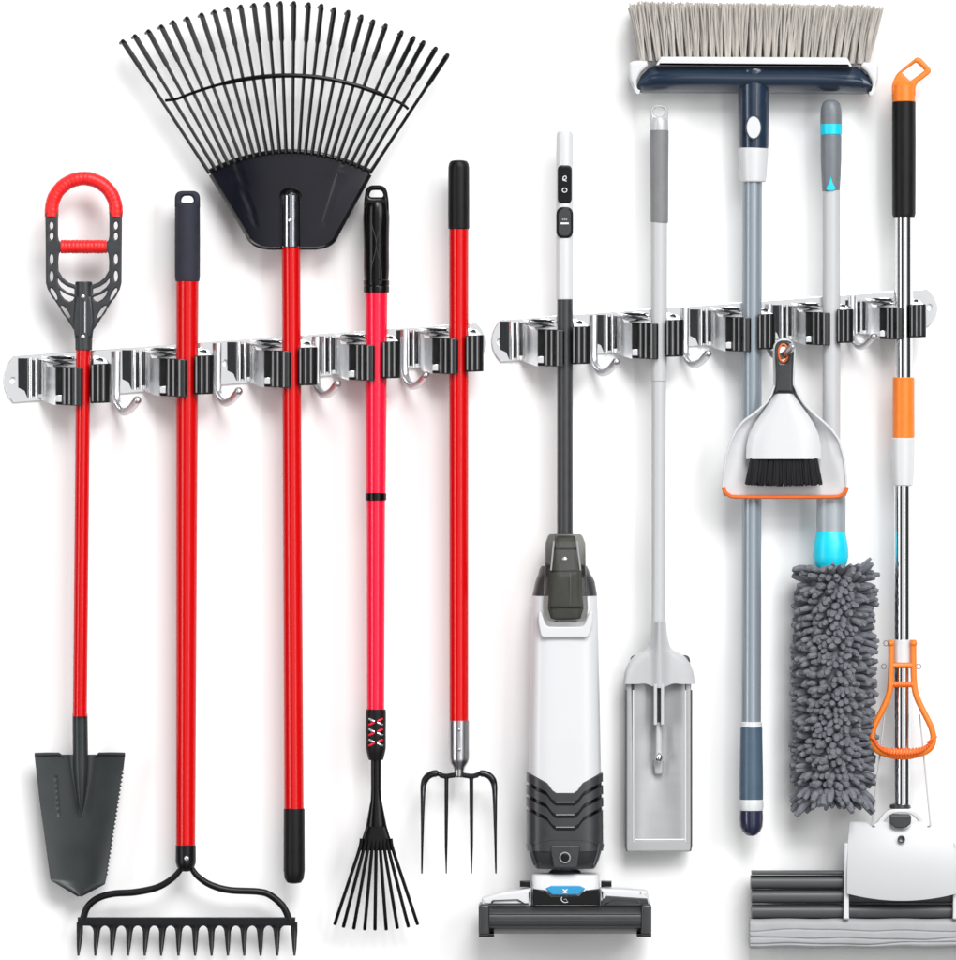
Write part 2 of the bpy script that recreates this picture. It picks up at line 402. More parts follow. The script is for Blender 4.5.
# ---------------------------------------------------------------- 1 shovel
t = thing('shovel', 'short red shovel with a ring handle and a serrated dark grey blade', 'shovel', 82, 760, 30)
d = 36
MB().lathe([(83.9, 340, 7.2), (80.4, 716, 7.1)], d).build('shaft', 'red', t)
hm = lambda pts: [(168.6-x, y) for x, y in reversed(pts)]
out = [(46, 213), (46.4, 250), (46.6, 283), (48.5, 290), (75.6, 332), (76.4, 350)]
half = [(58.6, 213), (58.6, 236), (59.4, 240.5), (62, 243)]
out = out+hm(out)+list(reversed(half+hm(half)))
half = [(62, 251), (59.6, 254), (58.8, 262), (59.2, 271), (63, 277.5), (69, 282.5), (76, 285.2)]
hole2 = half+hm(half)
left = [ell(52.2, 226, 2, 3.8), ell(52.2, 236.6, 2, 3.8), ell(52.2, 259.6, 2, 5.2), ell(52.2, 276.5, 2, 5.4),
        ell(54.5, 294.2, 2, 6.6, rot=-.5), ell(66.3, 312, 2.1, 7.4, rot=-.62),
        [(58.3, 278.2), (62, 282.8), (68, 286.8), (75, 289.2), (75, 294.6), (67.5, 292), (61.5, 287.5), (58.5, 283)],
        [(60.3, 290.2), (66, 294.3), (75, 297.6), (73.6, 300.6), (70, 302), (65.5, 299.5), (62, 295.5)]]
right = [[(168.6-x, y) for x, y in h] for h in left]
MB().prism(out, 31, 41, 1.3, [hole2]+left+right).build('handle_frame', 'charcoal', t)
b = MB().lathe([(284, 7.2), (282, 8.2), (283.5, 8.6), (310, 8.6), (334, 8.6), (350, 8.4), (350.5, 7.4)], d, 84.3)
b.prism([(76, 296), (92.6, 296), (95, 322), (93, 338), (75.6, 338), (73.6, 322)], 30, 43.3, 3)
b.build('socket', 'charcoal', t)
pa = [(52.2, 217, d), (52.2, 212, d)]+[(84.3-32.1*math.cos(math.pi*i/24), 211-32.1*math.sin(math.pi*i/24), d) for i in range(1, 24)]+[(116.4, 212, d), (116.4, 217, d)]
fine = cr_path(pa, 6)
MB().tube(fine, [6.9+.1*math.sin(i*1.05)+.12*math.sin(i*.31) for i in range(len(fine))], 18).build('ring_grip', 'redgrip', t)
MB().tube([(61.5+i*.76, 247, d+.5) for i in range(61)], [6.7+.18*math.sin(i*1.3)+.12*math.sin(i*.41) for i in range(61)], 16).build('cross_grip', 'redgrip', t)
rivet(84, 297, 45.5, 2.2, t); rivet(84, 337, 45, 2.2, t)
MB().box(85.3, 302, 86.6, 333, 44, 45.2, .3).build('seam', 'rivet', t)
# blade
xlf = lerpf([(754, 34.6), (800, 39.8), (880, 50.8), (897, 79)])
xr0 = lerpf([(754, 125.4), (771, 123.4), (876, 107), (884, 105.2), (897, 80.6)])
rows = []; y = 754.5
ys = []
while y < 897: ys.append(y); y += 1.05
for i, y in enumerate(ys):
    a, b_ = xlf(y), xr0(y)
    row = []
    for j in range(81):
        u = j/80; x = a+(b_-a)*u; c = 81+(y-754)*.008
        dd = 24+5*abs(2*u-1)**2.2
        half_w = 15*max(0, 1-(y-752)/66)**.8
        q = abs(x-c)
        if half_w > .3:
            if q < half_w: dd += 4.2*(.5+.5*math.cos(math.pi*q/half_w))*min(1, half_w/9)
        q2 = abs(x-(56+(y-776)*.07))
        if 776 < y < 816 and q2 < 1.6: dd -= .8*(1+.4*math.sin(y*1.1))*(.5+.5*math.cos(math.pi*q2/1.6))
        if j == 80 and 771 < y < 876: x += (-1.6 if i % 4 == 0 else (1.0 if i % 4 == 2 else -.2))
        row.append((x, y, dd))
    rows.append(row)
bl = MB().sheet(rows, 2.6)
bl.build('blade', 'blade', t, angle=70)
MB().tube([(34.8, 754.6, 27.5), (47, 754.2, 26.5), (59, 754, 25.5), (64, 756.8, 25)], [2.1, 2, 1.7, .9], 10).build('foot_tread', 'blade', t)
MB().tube([(125.2, 754.4, 27.5), (112, 754, 26.5), (99, 754, 25.5), (95.5, 756.8, 25)], [2.1, 2, 1.7, .9], 10).build('foot_tread', 'blade', t)
MB().lathe([(80.3, 713, 7.5), (80.4, 716, 7.6), (80.7, 745, 7.7), (80.9, 768, 7.4), (81.2, 790, 5.4), (81.4, 806, 3), (81.5, 813, .6)], 31.5, rb=.85).build('blade_socket', 'blade', t)

# ---------------------------------------------------------------- 2 bow rake
t = thing('bow_rake', 'red bow rake with straight toothed head and navy foam grip', 'rake', 187, 920, 30)
d = 32.5
MB().lathe([(187.6, 279, 11.3), (185.9, 848, 9.7)], d).build('shaft', 'red', t)
g = MB().lathe([(205, 11.6), (208, 12.5), (240, 12.7), (276, 12.6), (281, 12), (282, 11)], d, 187.7)
g.prism(rnd([(175.1, 207.5), (175.2, 191.3), (200.2, 191.3), (200.3, 207.5)], [0, 12, 12, 0], 8), d-6.5, d+6.5, 3, [rnd([(180.6, 203), (183, 196), (192.4, 196), (194.8, 203)], 3.6)])
g.build('grip', 'navyfoam', t)
MB().lathe([(844.5, 9.6), (845, 10.2), (862, 10.2), (867, 8.6), (870.5, 5), (871, 3)], d, 186).build('socket', 'iron', t)
rivet(187, 857.6, d+10, 2.6, t)
lp = [(184.5, 864), (182, 867.5), (173, 877.7), (157.5, 887), (135.5, 891.8), (113.5, 893.4), (97.9, 898), (87.5, 907), (82.8, 920)]
rp = [(187.5, 864), (191.4, 867.5), (198, 876), (210.8, 884.5), (229.6, 889.8), (257.9, 891.3), (270.4, 895), (283, 906), (289.5, 920)]
for p in (lp, rp):
    fp = cr_path([(x, y, d-6*i/8) for i, (x, y) in enumerate(p)], 6)
    MB().tube(fp, [2.6+.9*min(1, i/20) for i in range(len(fp))], 12).build('bow_arm', 'iron', t)
MB().box(77.8, 917, 295.5, 925.5, d-10, d-3, 1).build('tooth_bar', 'iron', t)
for x in (222, 276, 328, 380, 433, 485, 537, 590, 641, 693, 745, 797, 850, 905):
    x = x/3.187+10.3; k = -1.1 if x < 170 else (0 if x < 200 else .5)
    tp = [(x, 922, d-6), (x, 925.4, d-6), (x, 926.6, d-6), (x, 928.4, d-6), (x, 931.5, d-5.6), (x+k*.3, 938, d-4), (x+k*.7, 947, d-1), (x+k, 954.8, d+3)]
    MB().tube(tp, [min(q, 3.3) if (x < 85 or x > 290) else q for q in (7, 7.6, 5.6, 4.1, 3.3, 2.8, 2.1, 1.1)], 12, [2.9, 2.9, 2.8, 2.7, 2.6, 2.3, 1.7, .8]).build('tooth', 'iron', t)

# ---------------------------------------------------------------- 3 leaf rake
t = thing('leaf_rake', 'upturned leaf rake with a wide black fan and a red shaft', 'rake', 291, 200, 30)
d = 34.5
MB().lathe([(291.2, 240, 9.3), (294.2, 815, 9.8)], d).build('shaft', 'red', t)
MB().lathe([(808, 9.9), (809, 10.5), (845, 10.6), (870, 10.7), (878, 9.6), (882, 7), (883, 3)], d, 294.4).build('end_grip', 'blacksoft', t)
def fan_w(y):
    if y < 172: return 81.4*math.sqrt(max(0.0, (y-151.8)/20.2))
    if y < 236: return 81.4-(y-172)*(81.4-44.5)/64
    q = (y-236)/12.4
    return 44.5-7-9*0-0+7-(17.5*(1-math.sqrt(max(0, 1-q*q)))+3.5*q)
rows = []
ys = [151.9+.8*k for k in range(25)]+[172+3*k for k in range(1, 22)]+[236+1.24*k for k in range(1, 11)]
def fan_d(u, y): return 24+9*(1-u*u)+(y-150)*.03
for y in ys:
    w_ = max(fan_w(y), .6); row = []
    for j in range(49):
        u = -1+2*j/48; x = 289.6+u*w_+(y-150)*.03
        dd = fan_d(u*w_/82, y)
        for c0 in (-.58, .58):
            q = abs((x-290)-c0*(100-(y-150)*.55)); dd -= max(0, 1-q/1.6)*1.0 if 160 < y < 225 else 0
        row.append((x, y, dd))
    rows.append(row)
MB().sheet(rows, 3).build('fan_plate', 'fan', t, angle=50)
edge = [(289.6-fan_w(y)+(y-150)*.03, y, fan_d(fan_w(y)/82, y)) for y in ys if y >= 172]
edge2 = [(289.6+fan_w(y)+(y-150)*.03, y, fan_d(fan_w(y)/82, y)) for y in reversed(ys) if y >= 172]
top = [(289.6+s*81.4, 151.8+20.2*s*s, fan_d(s*81.4/82, 152)) for s in [-1+2*k/40 for k in range(41)]]
rim = MB().tube(edge+edge2, 1.9, 8); rim.tube(top, 2.3, 8); rim.build('fan_rim', 'black', t)
tx_ = [35, 68, 105, 140, 172, 210, 250, 285, 320, 357, 393, 430, 465, 502, 542, 577, 612, 650, 686, 718, 752, 795, 828, 855, 888, 920]
ty_ = [112, 98, 85, 72, 60, 50, 40, 32, 24, 18, 14, 11, 9, 9, 12, 16, 25, 33, 45, 58, 70, 88, 103, 115, 132, 150]
ring_pts = []
for i, (a, c) in enumerate(zip(tx_, ty_)):
    x1, y1 = a/2.731+110.5, c/2.731+1; s = -1+2*i/25
    x0, y0 = 289.6+s*80, 153.5+20*s*s
    def at_(q, x0=x0, y0=y0, x1=x1, y1=y1): return (x0+(x1-x0)*q, y0+(y1-y0)*q, 26+10*(1-s*s)+8*math.sin(q*1.5))
    hk = -4.2 if i < 13 else (3.2 if i > 14 and i < 21 else -4)
    if 12 <= i <= 14: hk = -1.5
    pts = [at_(0), at_(.25), at_(.5), at_(.74), at_(.76), at_(.9), at_(.985)]
    e = pts[-1]; nx, ny = (y1-y0), -(x1-x0); ln = math.hypot(nx, ny); sg = 1
    pts += [(x1, y1, e[2]-1.5), (x1-3.4*(1 if x1 < 400 else 1)*.9, y1+1.4, e[2]-9)]
    MB().tube(pts, [1.9, 1.7, 1.7, 1.75, 2.5, 2.6, 2.65, 2.4, 1.6], 8).build('tine', 'tine', t)
    ring_pts.append(at_(.545 if i not in (0, 25) else .53))
rp_ = cr_path([(165.5, 101, 33)]+[(290+s*122, 76.5+(27 if s < 0 else 33)*s*s, 27+10*(1-s*s)+6.8) for s in [-.92+1.84*k/20 for k in range(21)]]+[(408.2, 109.5, 33)], 2)
MB().tube(rp_, [1.5 if x < 225 or x > 380 else 2.3 for x, _, _ in rp_], 8).build('spacer_ring', 'tine', t)
MB().lathe([(195, 9.2), (196, 10), (246.5, 10.2), (247.5, 9.6)], d+1.5, 291).build('socket', 'socket', t)
MB().ball(290.8, 196, d-2, 11.5, 8.5, 11).build('socket_dome', 'black', t)
rivet(290.6, 221, d+11.5, 2.4, t)

# ---------------------------------------------------------------- 4 shrub rake
t = thing('shrub_rake', 'pink-shafted shrub rake with a narrow black fan of thin tines', 'rake', 376, 820, 30)
d = 33
MB().lathe([(376.4, 286, 11.3), (376, 494, 9.9)], d).build('upper_shaft', 'pink', t)
MB().lathe([(376, 499, 9.3), (375.7, 712, 8.7)], d).build('lower_shaft', 'pink', t)
MB().lathe([(493, 10), (493.5, 10.6), (500, 10.6), (500.5, 9.6)], d, 376).build('collar', 'black', t)
g = MB().lathe([(203, 11), (208, 12.6), (218, 13.2), (232, 12.9), (250, 12.7), (268, 12.9), (278, 12.4), (280, 12.2), (281, 13), (285, 13), (286, 12.4), (287, 13), (292.5, 12.9), (293, 11.8)], d, 376.5)
g.prism(rnd([(364, 211), (364, 202), (366.4, 185.6), (386.4, 185.6), (389, 202), (389, 211)], [0, 6, 11, 11, 6, 0], 8), d-7, d+7, 3, [rnd([(369, 197.6), (371, 190.6), (382, 190.6), (384, 197.6)], 3)])
g.build('grip', 'black', t)
for s in (-1, 1):
    MB().tube(cr_path([(376.5+s*5, 208, d+11), (376.5+s*4.6, 224, d+12.6), (376.5+s*.5, 240, d+13), (376.5+s*.5, 250, d+13), (376.5+s*4.6, 268, d+12.8), (376.5+s*5, 284, d+12.6)], 5), .5, 6).build('grip_rib', 'charcoal', t)
MB().lathe([(709, 9), (709.5, 9.9), (713, 10.1), (748, 10), (752, 9.2), (759.5, 7.3), (760, 5)], d, 376).build('sleeve', 'blacksoft', t)
for yy in (721.4, 731.8, 742.2):
    for sx in (-1, 1):
        for sy in (-1, 1):
            pp = [(376+sx*1.2, yy+sy*.5, d+10.2), (376+sx*4, yy+sy*1.7, d+9.5), (376+sx*6.8, yy+sy*3.1, d+7.9)]
            MB().tube(pp, [.7, 1.3, 1], 8).build('cutout_mark', 'rivet' if sx*sy > 0 else 'pink', t)
MB().lathe([(376, 758, 5), (376, 790, 4.9), (376.2, 800, 5.6), (376.4, 824.5, 10.2), (376.4, 826, 10)], d, rb=.62).build('neck', 'black', t)
MB().body([(824, 366.8, 386.3, d-4, d+4), (835, 363, 389.5, d-4, d+4), (849, 358.6, 394.2, d-2.5, d+2.8), (850, 359, 394, d-2, d+2)], .7).build('tine_hub', 'black', t)
bx = [127, 157, 193, 231, 267, 306, 345, 383, 415]; by = [857, 866, 872, 875, 875, 875, 870, 865, 857]
for i, (a, c) in enumerate(zip(bx, by)):
    x1, y1 = a/3.555+300, c/3.555+680; x0 = 359.5+i*(33.5/8)
    pts = cr_path([(x0+.12*(376-x0), 838, d+2.5), (x0, 849, d+3), (x0+(x1-x0)*.5, 849+(y1-849)*.5, d+5), (x1, y1, d), (x1, y1+.6, d-6)], 5)
    MB().tube(pts, 1.75, 8, 1.1).build('tine', 'tine', t)

# ---------------------------------------------------------------- 5 garden fork
t = thing('garden_fork', 'red garden fork with four long slim steel tines', 'garden fork', 459, 775, 30)
d = 34.3
MB().lathe([(458.8, 226, 9.7), (458.9, 722, 9.5)], d).build('shaft', 'red', t)
MB().lathe([(160.5, 4), (161.5, 8), (164, 9.8), (168, 10.5), (200, 10.6), (228, 10.6), (229.5, 10)], d, 458.8).build('grip', 'blacksoft', t)
MB().lathe([(720, 9.6), (720.3, 10.4), (758, 10.4), (762, 9.4), (767, 6), (770, 5.2), (775, 5.2), (777, 4)], d, 458.9).build('ferrule', 'ferrule', t)
rivet(459, 729, d+10.2, 1.7, t, 'ferrule'); rivet(459, 749, d+10.2, 1.7, t, 'ferrule')
MB().tube(cr_path([(440, 774.6, d), (446.3, 775.8, d), (458.6, 774.4, d), (471, 775.8, d), (478, 774.6, d)], 5), 2.6, 10).build('crosspiece', 'forktine', t)
for s in (-1, 1):
    cx = 458.9
    o_ = [(15, 775.8), (22, 773.2), (28, 774.2), (32.8, 778), (35.4, 785), (36, 800), (36.4, 830), (37, 872.8)]
    pts = cr_path([(cx+s*u, y, d+(8*math.sin((y-775)/98*3.1) if y > 785 else 0)) for u, y in o_], 5); k = len(pts)
    MB().tube(pts, [2.3 if i < 5 else max(.5, 3.5-2.7*(max(0, i-17)/(k-18))) for i in range(k)], 12).build('tine', 'forktine', t)
    MB().tube([(cx+s*12.4, 775.5, d), (cx+s*12.4, 780, d), (cx+s*12.5, 810, d+6), (cx+s*12.7, 845, d+7), (cx+s*12.6, 872.8, d)], [2.7, 2.1, 1.9, 1.5, .6], 10).build('tine', 'forktine', t)

# ---------------------------------------------------------------- 6 upright vacuum
t = thing('vacuum_cleaner', 'white and charcoal stick vacuum cleaner with wide floor head', 'vacuum cleaner', 564, 900, 30)
d = 36
MB().lathe([(535, 7.9), (298, 7.8)][::-1], d, 564.8).build('tube', 'tube', t)
MB().lathe([(129.5, 2.5), (130.2, 5), (132.5, 7.6), (137, 8.5), (160, 8.6), (297, 8.6), (299.5, 8.3), (300, 7.6)], d, 564.6).build('handle', 'white', t)
def stadium(x0, y0, x1, y1, r): return rnd([(x0, y0), (x1, y0), (x1, y1), (x0, y1)], r, 7)
p1 = MB().prism(stadium(557.4, 166, 571.6, 204, 5), d+2, d+9.3, 1.2).build('button_panel', 'black', t)
MB().prism(stadium(558.6, 167.5, 570.4, 195, 4), d+9, d+9.7, .3).build('button_face', 'black', p1)
mk = MB(); mk.tube(cr_path([(563, 181.5, d+10), (563, 178, d+10), (565.5, 177, d+10), (566, 179.5, d+10), (563.4, 180.8, d+10), (566.4, 182, d+10)], 3), .5, 6).build('symbol', 'ledwhite', p1)
mk = MB(); mk.tube([(564.4+2.3*math.cos(a*.5236), 191+2.1*math.sin(a*.5236), d+10) for a in range(13)], .5, 6).build('symbol', 'ledwhite', p1)
p2 = MB().prism(stadium(556, 207.5, 573, 239, 8.4), d, d+9.6, 1.6).build('trigger_panel', 'black', t)
MB().prism(stadium(558.4, 210, 570.6, 236.5, 6), d+9.5, d+10.2, .3).build('button_face', 'darkgrey', p2)
k_ = MB()
for j in range(3): k_.box(562+j*1.8, 218.6, 563.2+j*1.8, 221, d+10.1, d+10.6, 0)
k_.build('symbol', 'greyprint', p2)
MB().box(560.4, 223.2, 568.6, 225, d+10.1, d+10.7, .2).build('symbol', 'ledwhite', p2)
# body
def body_rows(y0, y1, st=4):
    xl = lerpf([(570, 540), (580, 535.6), (596, 532), (640, 530.6), (740, 528.6), (800, 528), (849, 528)])
    xr = lerpf([(570, 587.5), (580, 594.5), (596, 597.2), (640, 598.4), (740, 600.2), (800, 601.2), (849, 601.6)])
    df = lerpf([(570, 48), (596, 56), (640, 62), (740, 67), (849, 70)])
    out = []; y = y0
    while y < y1: out.append((y, xl(y), xr(y), 8, df(y))); y += st
    out.append((y1, xl(y1), xr(y1), 8, df(y1))); return out
def ring_at(y, th, off, e=.52):
    (_, xl, xr, db, df), = body_rows(y, y, 1)[:1]
    c, q = math.cos(th), math.sin(th)
    return ((xl+xr)/2+((xr-xl)/2+off)*math.copysign(abs(c)**e, c), y, (db+df)/2+((df-db)/2+off)*math.copysign(abs(q)**e, q))
r_ = body_rows(596, 812)
MB().body([(594.5, 534, 595.4, 10, 50)]+r_, .52, 72).build('body_shell', 'white', t)
MB().body([(566, 541, 586.8, 12, 40), (570, 539, 588.8, 10, 44)]+body_rows(574, 612), .6).build('shoulder', 'darkgrey', t)
tk = [(534, 549.5, 580.5, 22, 50), (536, 547.5, 582.5, 20, 53), (543, 545, 585.3, 18, 57), (566, 544.4, 585.6, 16, 64), (590, 543, 587, 14, 69), (607, 542.4, 587.8, 14, 72), (615, 543.5, 586.8, 14, 72), (620, 547, 583, 16, 70), (622, 552, 578, 18, 67)]
tank = MB().body(tk, .36, 64).build('dust_tank', 'smoke', t)
MB().body([(538, 555, 575, 26, 46), (556, 553, 577, 24, 54), (572, 549.5, 580.5, 22, 58), (608, 547, 583.5, 20, 64), (617, 549, 581.5, 22, 63), (619, 552, 578, 24, 60)], .5).build('filter', 'filter', tank)
for x0, x1 in ((553.6, 550.6), (576.6, 580)):
    MB().tube([(x0, 541, 58), (x1, 570, 66.5)], .9, 8).build('tank_ridge', 'greyprint', tank)
rivet(564.4, 559, 60.5, 2.8, tank, 'rivet', 'latch')
for yy, x0, x1, dd in ((549, 553.4, 576.4, 51.6), (571, 550.6, 579.4, 58.4), (607, 549.6, 580.8, 64.6)):
    MB().box(x0, yy-.9, x1, yy+.9, 24, dd, .4).build('filter_band', 'black', tank)
MB().box(569.4, 573, 570.6, 605, 30, 63.6, .3).build('filter_seam', 'greyprint', tank)
MB().prism(rnd([(538, 611), (541, 611), (546, 626), (583, 626), (589, 611), (592.5, 611), (592.5, 622), (588, 637), (541, 637), (538, 622)], 4), 60, 66.8, 1.4).build('tank_cradle', 'white', t)
# lower cover with stepped chevron ribs
chev = lerpf([(0, 791.4), (.29, 791.4), (.48, 781.6), (.97, 772)])
ths = [R(-25+230*j/64) for j in range(65)]
def wrap(top, bot, off, n=10, th=1.6):
    rows = []
    for k in range(n+1):
        row = []
        for a in ths:
            u = abs(math.copysign(abs(math.cos(a))**.52, math.cos(a)))
            yt, yb = top(u), bot(u); y = yt+(yb-yt)*k/n
            row.append(ring_at(y, a, off))
        rows.append(row)
    return rows
def wrapsheet(mb, top, bot, off, n, inner):
    A = wrap(top, bot, off, n); B = wrap(top, bot, inner, n); m, c = len(A), len(A[0])
    vs = [p for r in A for p in r]+[p for r in B for p in r]; o = m*c; fs = []
    for i in range(m-1):
        for j in range(c-1):
            fs += [(i*c+j, i*c+j+1, (i+1)*c+j+1, (i+1)*c+j), (o+(i+1)*c+j, o+(i+1)*c+j+1, o+i*c+j+1, o+i*c+j)]
    for j in range(c-1):
        fs += [(j, j+1, o+j+1, o+j), ((m-1)*c+j, (m-1)*c+j+1, o+(m-1)*c+j+1, o+(m-1)*c+j)]
    for i in range(m-1):
        fs += [(i*c, (i+1)*c, o+(i+1)*c, o+i*c), (i*c+c-1, (i+1)*c+c-1, o+(i+1)*c+c-1, o+i*c+c-1)]
    return mb.add(vs, fs)
gs = wrapsheet(MB(), chev, lambda u: 849, .5, 14, -4)
lc = wrapsheet(MB(), lambda u: chev(u)+37.4, lambda u: 849.4, 1.4, 8, -2)
lc.body([(808, 531, 599, 12, 60), (848.5, 528.4, 601.4, 8, 69.6), (849.5, 528.4, 601.4, 8, 70), (858, 531, 599, 10, 68), (866, 534.4, 595.6, 14, 62), (867.5, 536, 594, 16, 60)], .45, 64)
cov = lc.build('lower_cover', 'darkgrey', t)
gs.build('groove_shell', 'black', cov)
for k in range(3):
    o_ = 12.4*k
    wrapsheet(MB(), lambda u: chev(u)+o_+.3, lambda u: chev(u)+o_+8.6, 1.9, 3, .2).build('chevron_rib', 'darkgrey', cov)
    MB().box(555.4, 800.1+o_, 573.8, 801+o_, 66, 71.4, .2).build('rib_edge', 'greyprint', cov)
wrapsheet(MB(), lambda u: 834.5+7*max(0, u-.25)**2*2.2, lambda u: 837.5+7*max(0, u-.25)**2*2.2+.5, 2, 2, .2).build('arch_rib', 'darkgrey', cov)
for s in (-1, 1):
    MB().tube(cr_path([(564.6+s*34.5, 842, 64), (564.6+s*33, 852, 64), (564.6+s*29.4, 863, 62)], 5), 2, 8).build('side_rib', 'darkgrey', cov)
MB().prism(rnd([(549.7, 843.5), (580, 843.5), (576.4, 866), (553.6, 866)], 3), 66, 73, 1.2).build('pivot_plate', 'darkgrey', cov)
MB().prism(ell(564.5, 855.6, 5.8, 5.8, 28), 72, 75, .8, [ell(564.5, 855.6, 4.3, 4.3, 24)]).build('pivot_ring', 'greyprint', cov)
MB().prism(ell(564.5, 855.6, 4, 4, 24), 72, 74.2, .6).build('pivot_button', 'black', cov)
MB().lathe([(866, 14), (869, 13.4), (871, 16), (873, 17)], 40, 564.8, rb=.9).build('neck', 'darkgrey', t)
# floor head
hd = MB().body([(872.4, 535, 596, 18, 56), (873.5, 532, 599, 16, 60), (887, 531.6, 599.2, 12, 68), (902, 531.6, 599.2, 10, 74), (903, 532, 599, 12, 74)], .28, 64).build('floor_head', 'white', t)
MB().prism([(532.6, 886.5), (545, 888), (551, 893.5), (578.6, 893.5), (585, 888), (598.6, 886.5), (598.6, 902.5), (532.6, 902.5)], 66, 76, 1).build('dark_panel', 'black', hd)
bd = MB().prism(rnd([(545, 886), (551, 883.4), (579, 883.4), (585, 886), (578, 892.2), (551.6, 892.2)], .8), 72, 77.2, .7).build('blue_badge', 'blue', hd)
MB().prism([(561.6, 886.6), (563.2, 886.6), (564.6, 888), (566, 886.6), (567.6, 886.6), (565.4, 889), (567, 890.6), (562.2, 890.6), (563.8, 889)], 77.1, 77.6, 0).build('badge_mark', 'ledwhite', bd)
MB().tube(cr_path([(561.4, 894.5, 76.4), (561, 897.6, 76.4), (564, 900, 76.4), (567.6, 899.4, 76.4)], 4), .4, 6).build('swirl_mark', 'ledwhite', hd)
MB().tube(cr_path([(563.4, 897.2, 76.4), (565.4, 896.6, 76.4), (566.4, 898.4, 76.4)], 4), .35, 6).build('swirl_mark', 'greyprint', hd)
for nm, poly, ins in (('side_wing', [(481.6, 896.4), (500, 890.6), (531.4, 886.2), (531.4, 904), (481.6, 904)], [(492, 898), (518, 897), (527, 902.5), (490, 902.5)]),
                      ('side_wing', [(599.4, 886.2), (625, 887.2), (646.8, 889), (647.8, 895), (648.6, 904), (599.4, 904)], [(612, 897), (638, 898), (641, 902.5), (603, 902.5)])):
    wg = MB().prism(rnd(poly, 1.5), 30, 69, 3).build(nm, 'white', hd)
    MB().prism(rnd(ins, 1), 68, 71, .8, [[(p[0]*.86+.14*sum(q[0] for q in ins)/4, p[1]*.7+.3*sum(q[1] for q in ins)/4) for p in ins]]).build('wing_frame', 'darkgrey', wg)
MB().prism([(606, 893.6), (646.4, 896.2), (648, 904), (600.4, 904), (600.4, 899)], 60, 70.4, 1).build('wing_panel', 'darkgrey', hd)
for x in (519.8, 600.8): MB().box(x, 880, x+10.4, 885.6, 30, 52, 1).build('side_clip', 'black', hd)
MB().box(639.2, 890.2, 640.6, 891.8, 68.5, 69.6, .2).build('indicator', 'greyprint', hd)
rs = []
for x, q in ((487.5, .98), (488, 1), (641.5, 1), (642, .98)):
    rs.append([(x, 917.2+15*q*math.copysign(abs(math.sin(a))**.8, math.sin(a)), 50+30*q*math.copysign(abs(math.cos(a))**.8, math.cos(a))) for a in [2*math.pi*j/40 for j in range(40)]])
ro = MB().rings(rs)
for yy, dd in ((911.5, 80), (918, 80.4), (924.5, 79)): ro.box(489, yy-.5, 640.5, yy+.5, 70, dd, .3)
ro.build('roller_cover', 'darkgrey', t)
for x0, x1, c in ((478.6, 489.5, 1), (640, 650.4, -1)):
    pts = [(x0, 904), (x0+2, 901.6), (x1-1, 901.6), (x1, 904), (x1, 930.5), (x1-1, 932.8), (x0+1, 932.8), (x0, 930)]
    MB().prism(pts, 22, 82.5, 2.5).build('end_cap', 'darkgrey', t)
for x0, x1 in ((478.8, 494), (636, 650.4)): MB().box(x0, 931, x1, 934, 30, 80, .8).build('foot_pad', 'black', t)

# ---------------------------------------------------------------- 7 flat tray tool
t = thing('flat_mop', 'pale grey long-handled flat mop with a narrow rectangular tray head', 'mop', 658, 740, 30)
d = 35.5
MB().lathe([(658.8, 221, 8.2), (658.8, 381, 7.9), (658.6, 381.6, 7.2), (658.4, 600, 7), (658.3, 656, 7.2)], d).build('shaft', 'palegrey', t)
MB().lathe([(131, 8.6), (131.6, 9.3), (140, 9.3), (180, 9), (222, 8.8), (223.5, 8.2)], d, 659.2).build('grip', 'midgrey', t)
g = MB().lathe([(118, 7), (121, 8.8), (127, 9.1), (130.8, 9.2), (131.2, 8.6)], d, 659)
g.prism(rnd([(650.2, 124), (649.6, 105.4), (668, 105.4), (667.6, 124)], [0, 9, 9, 0], 9), d-4, d+4, 1.8, [ell(658.8, 112.4, 6, 4.9)])
g.build('hanging_loop', 'silver', t)
# hood
hw = lerpf([(620, 7.2), (636, 8.4), (646, 11), (650, 14), (653, 21), (657, 26.5), (663, 31), (672, 34.4), (684, 35.8)])
rows = []
for i in range(34):
    v = i/33; row = []
    for j in range(41):
        u = -1+2*j/40; y0 = 622
        y1 = 683.8+3.8*math.exp(-(u*3.2)**2)-1.3*math.exp(-((abs(u)-.38)*6)**2)
        y = y0+(y1-y0)*v; w_ = hw(y)
        dd = 30+(14*(1-v)+10)*math.sqrt(max(0, 1-u*u))*.75+6*math.exp(-(u*w_/6)**2)
        row.append((658.8+u*w_+.3*v, y, dd))
    rows.append(row)
MB().sheet(rows, 4).build('hood', 'palegrey', t, angle=60)
MB().box(630, 655, 690, 682, 20, 30, 2.5, 6).build('hood_back', 'darkgrey', t)
tr = MB().box(626, 668, 691, 851.6, 10, 20, 1.5, 3)
fr = [(626, 668), (691, 668), (691, 851.6), (626, 851.6)]
tr.prism(rnd(fr, 3), 12, 28.5, 1.6, [rnd([(631.5, 672), (685.8, 672), (684.8, 840), (634, 840)], 2)])
trp = tr.build('tray', 'traygrey', t)
rows = []
for i in range(30):
    v = i/29; rows.append([(634+51*j/24, 674+166*v, 24.5+4*abs(2*j/24-1)**3-4*math.exp(-((j/24-.5)/.22)**2-((v-.42)/.3)**2)) for j in range(25)])
MB().sheet(rows, 1.5).build('tray_floor', 'traygrey', trp, angle=50)
for x in (625.6, 691.4): MB().tube([(x, 690, 24), (x, 846, 24), (x+(1.2 if x < 650 else -1.2), 851, 24)], .9, 8, 6).build('edge_trim', 'darkgrey', trp)
MB().tube([(634.6, 839.6, 28.4), (684.4, 839.6, 28.4)], 1.1, 8).build('lip_ridge', 'white', trp)
for x in (633.2, 685.4): MB().tube([(x, 690, 28.4), (x, 842, 28.4)], .9, 8).build('lip_ridge', 'white', trp)
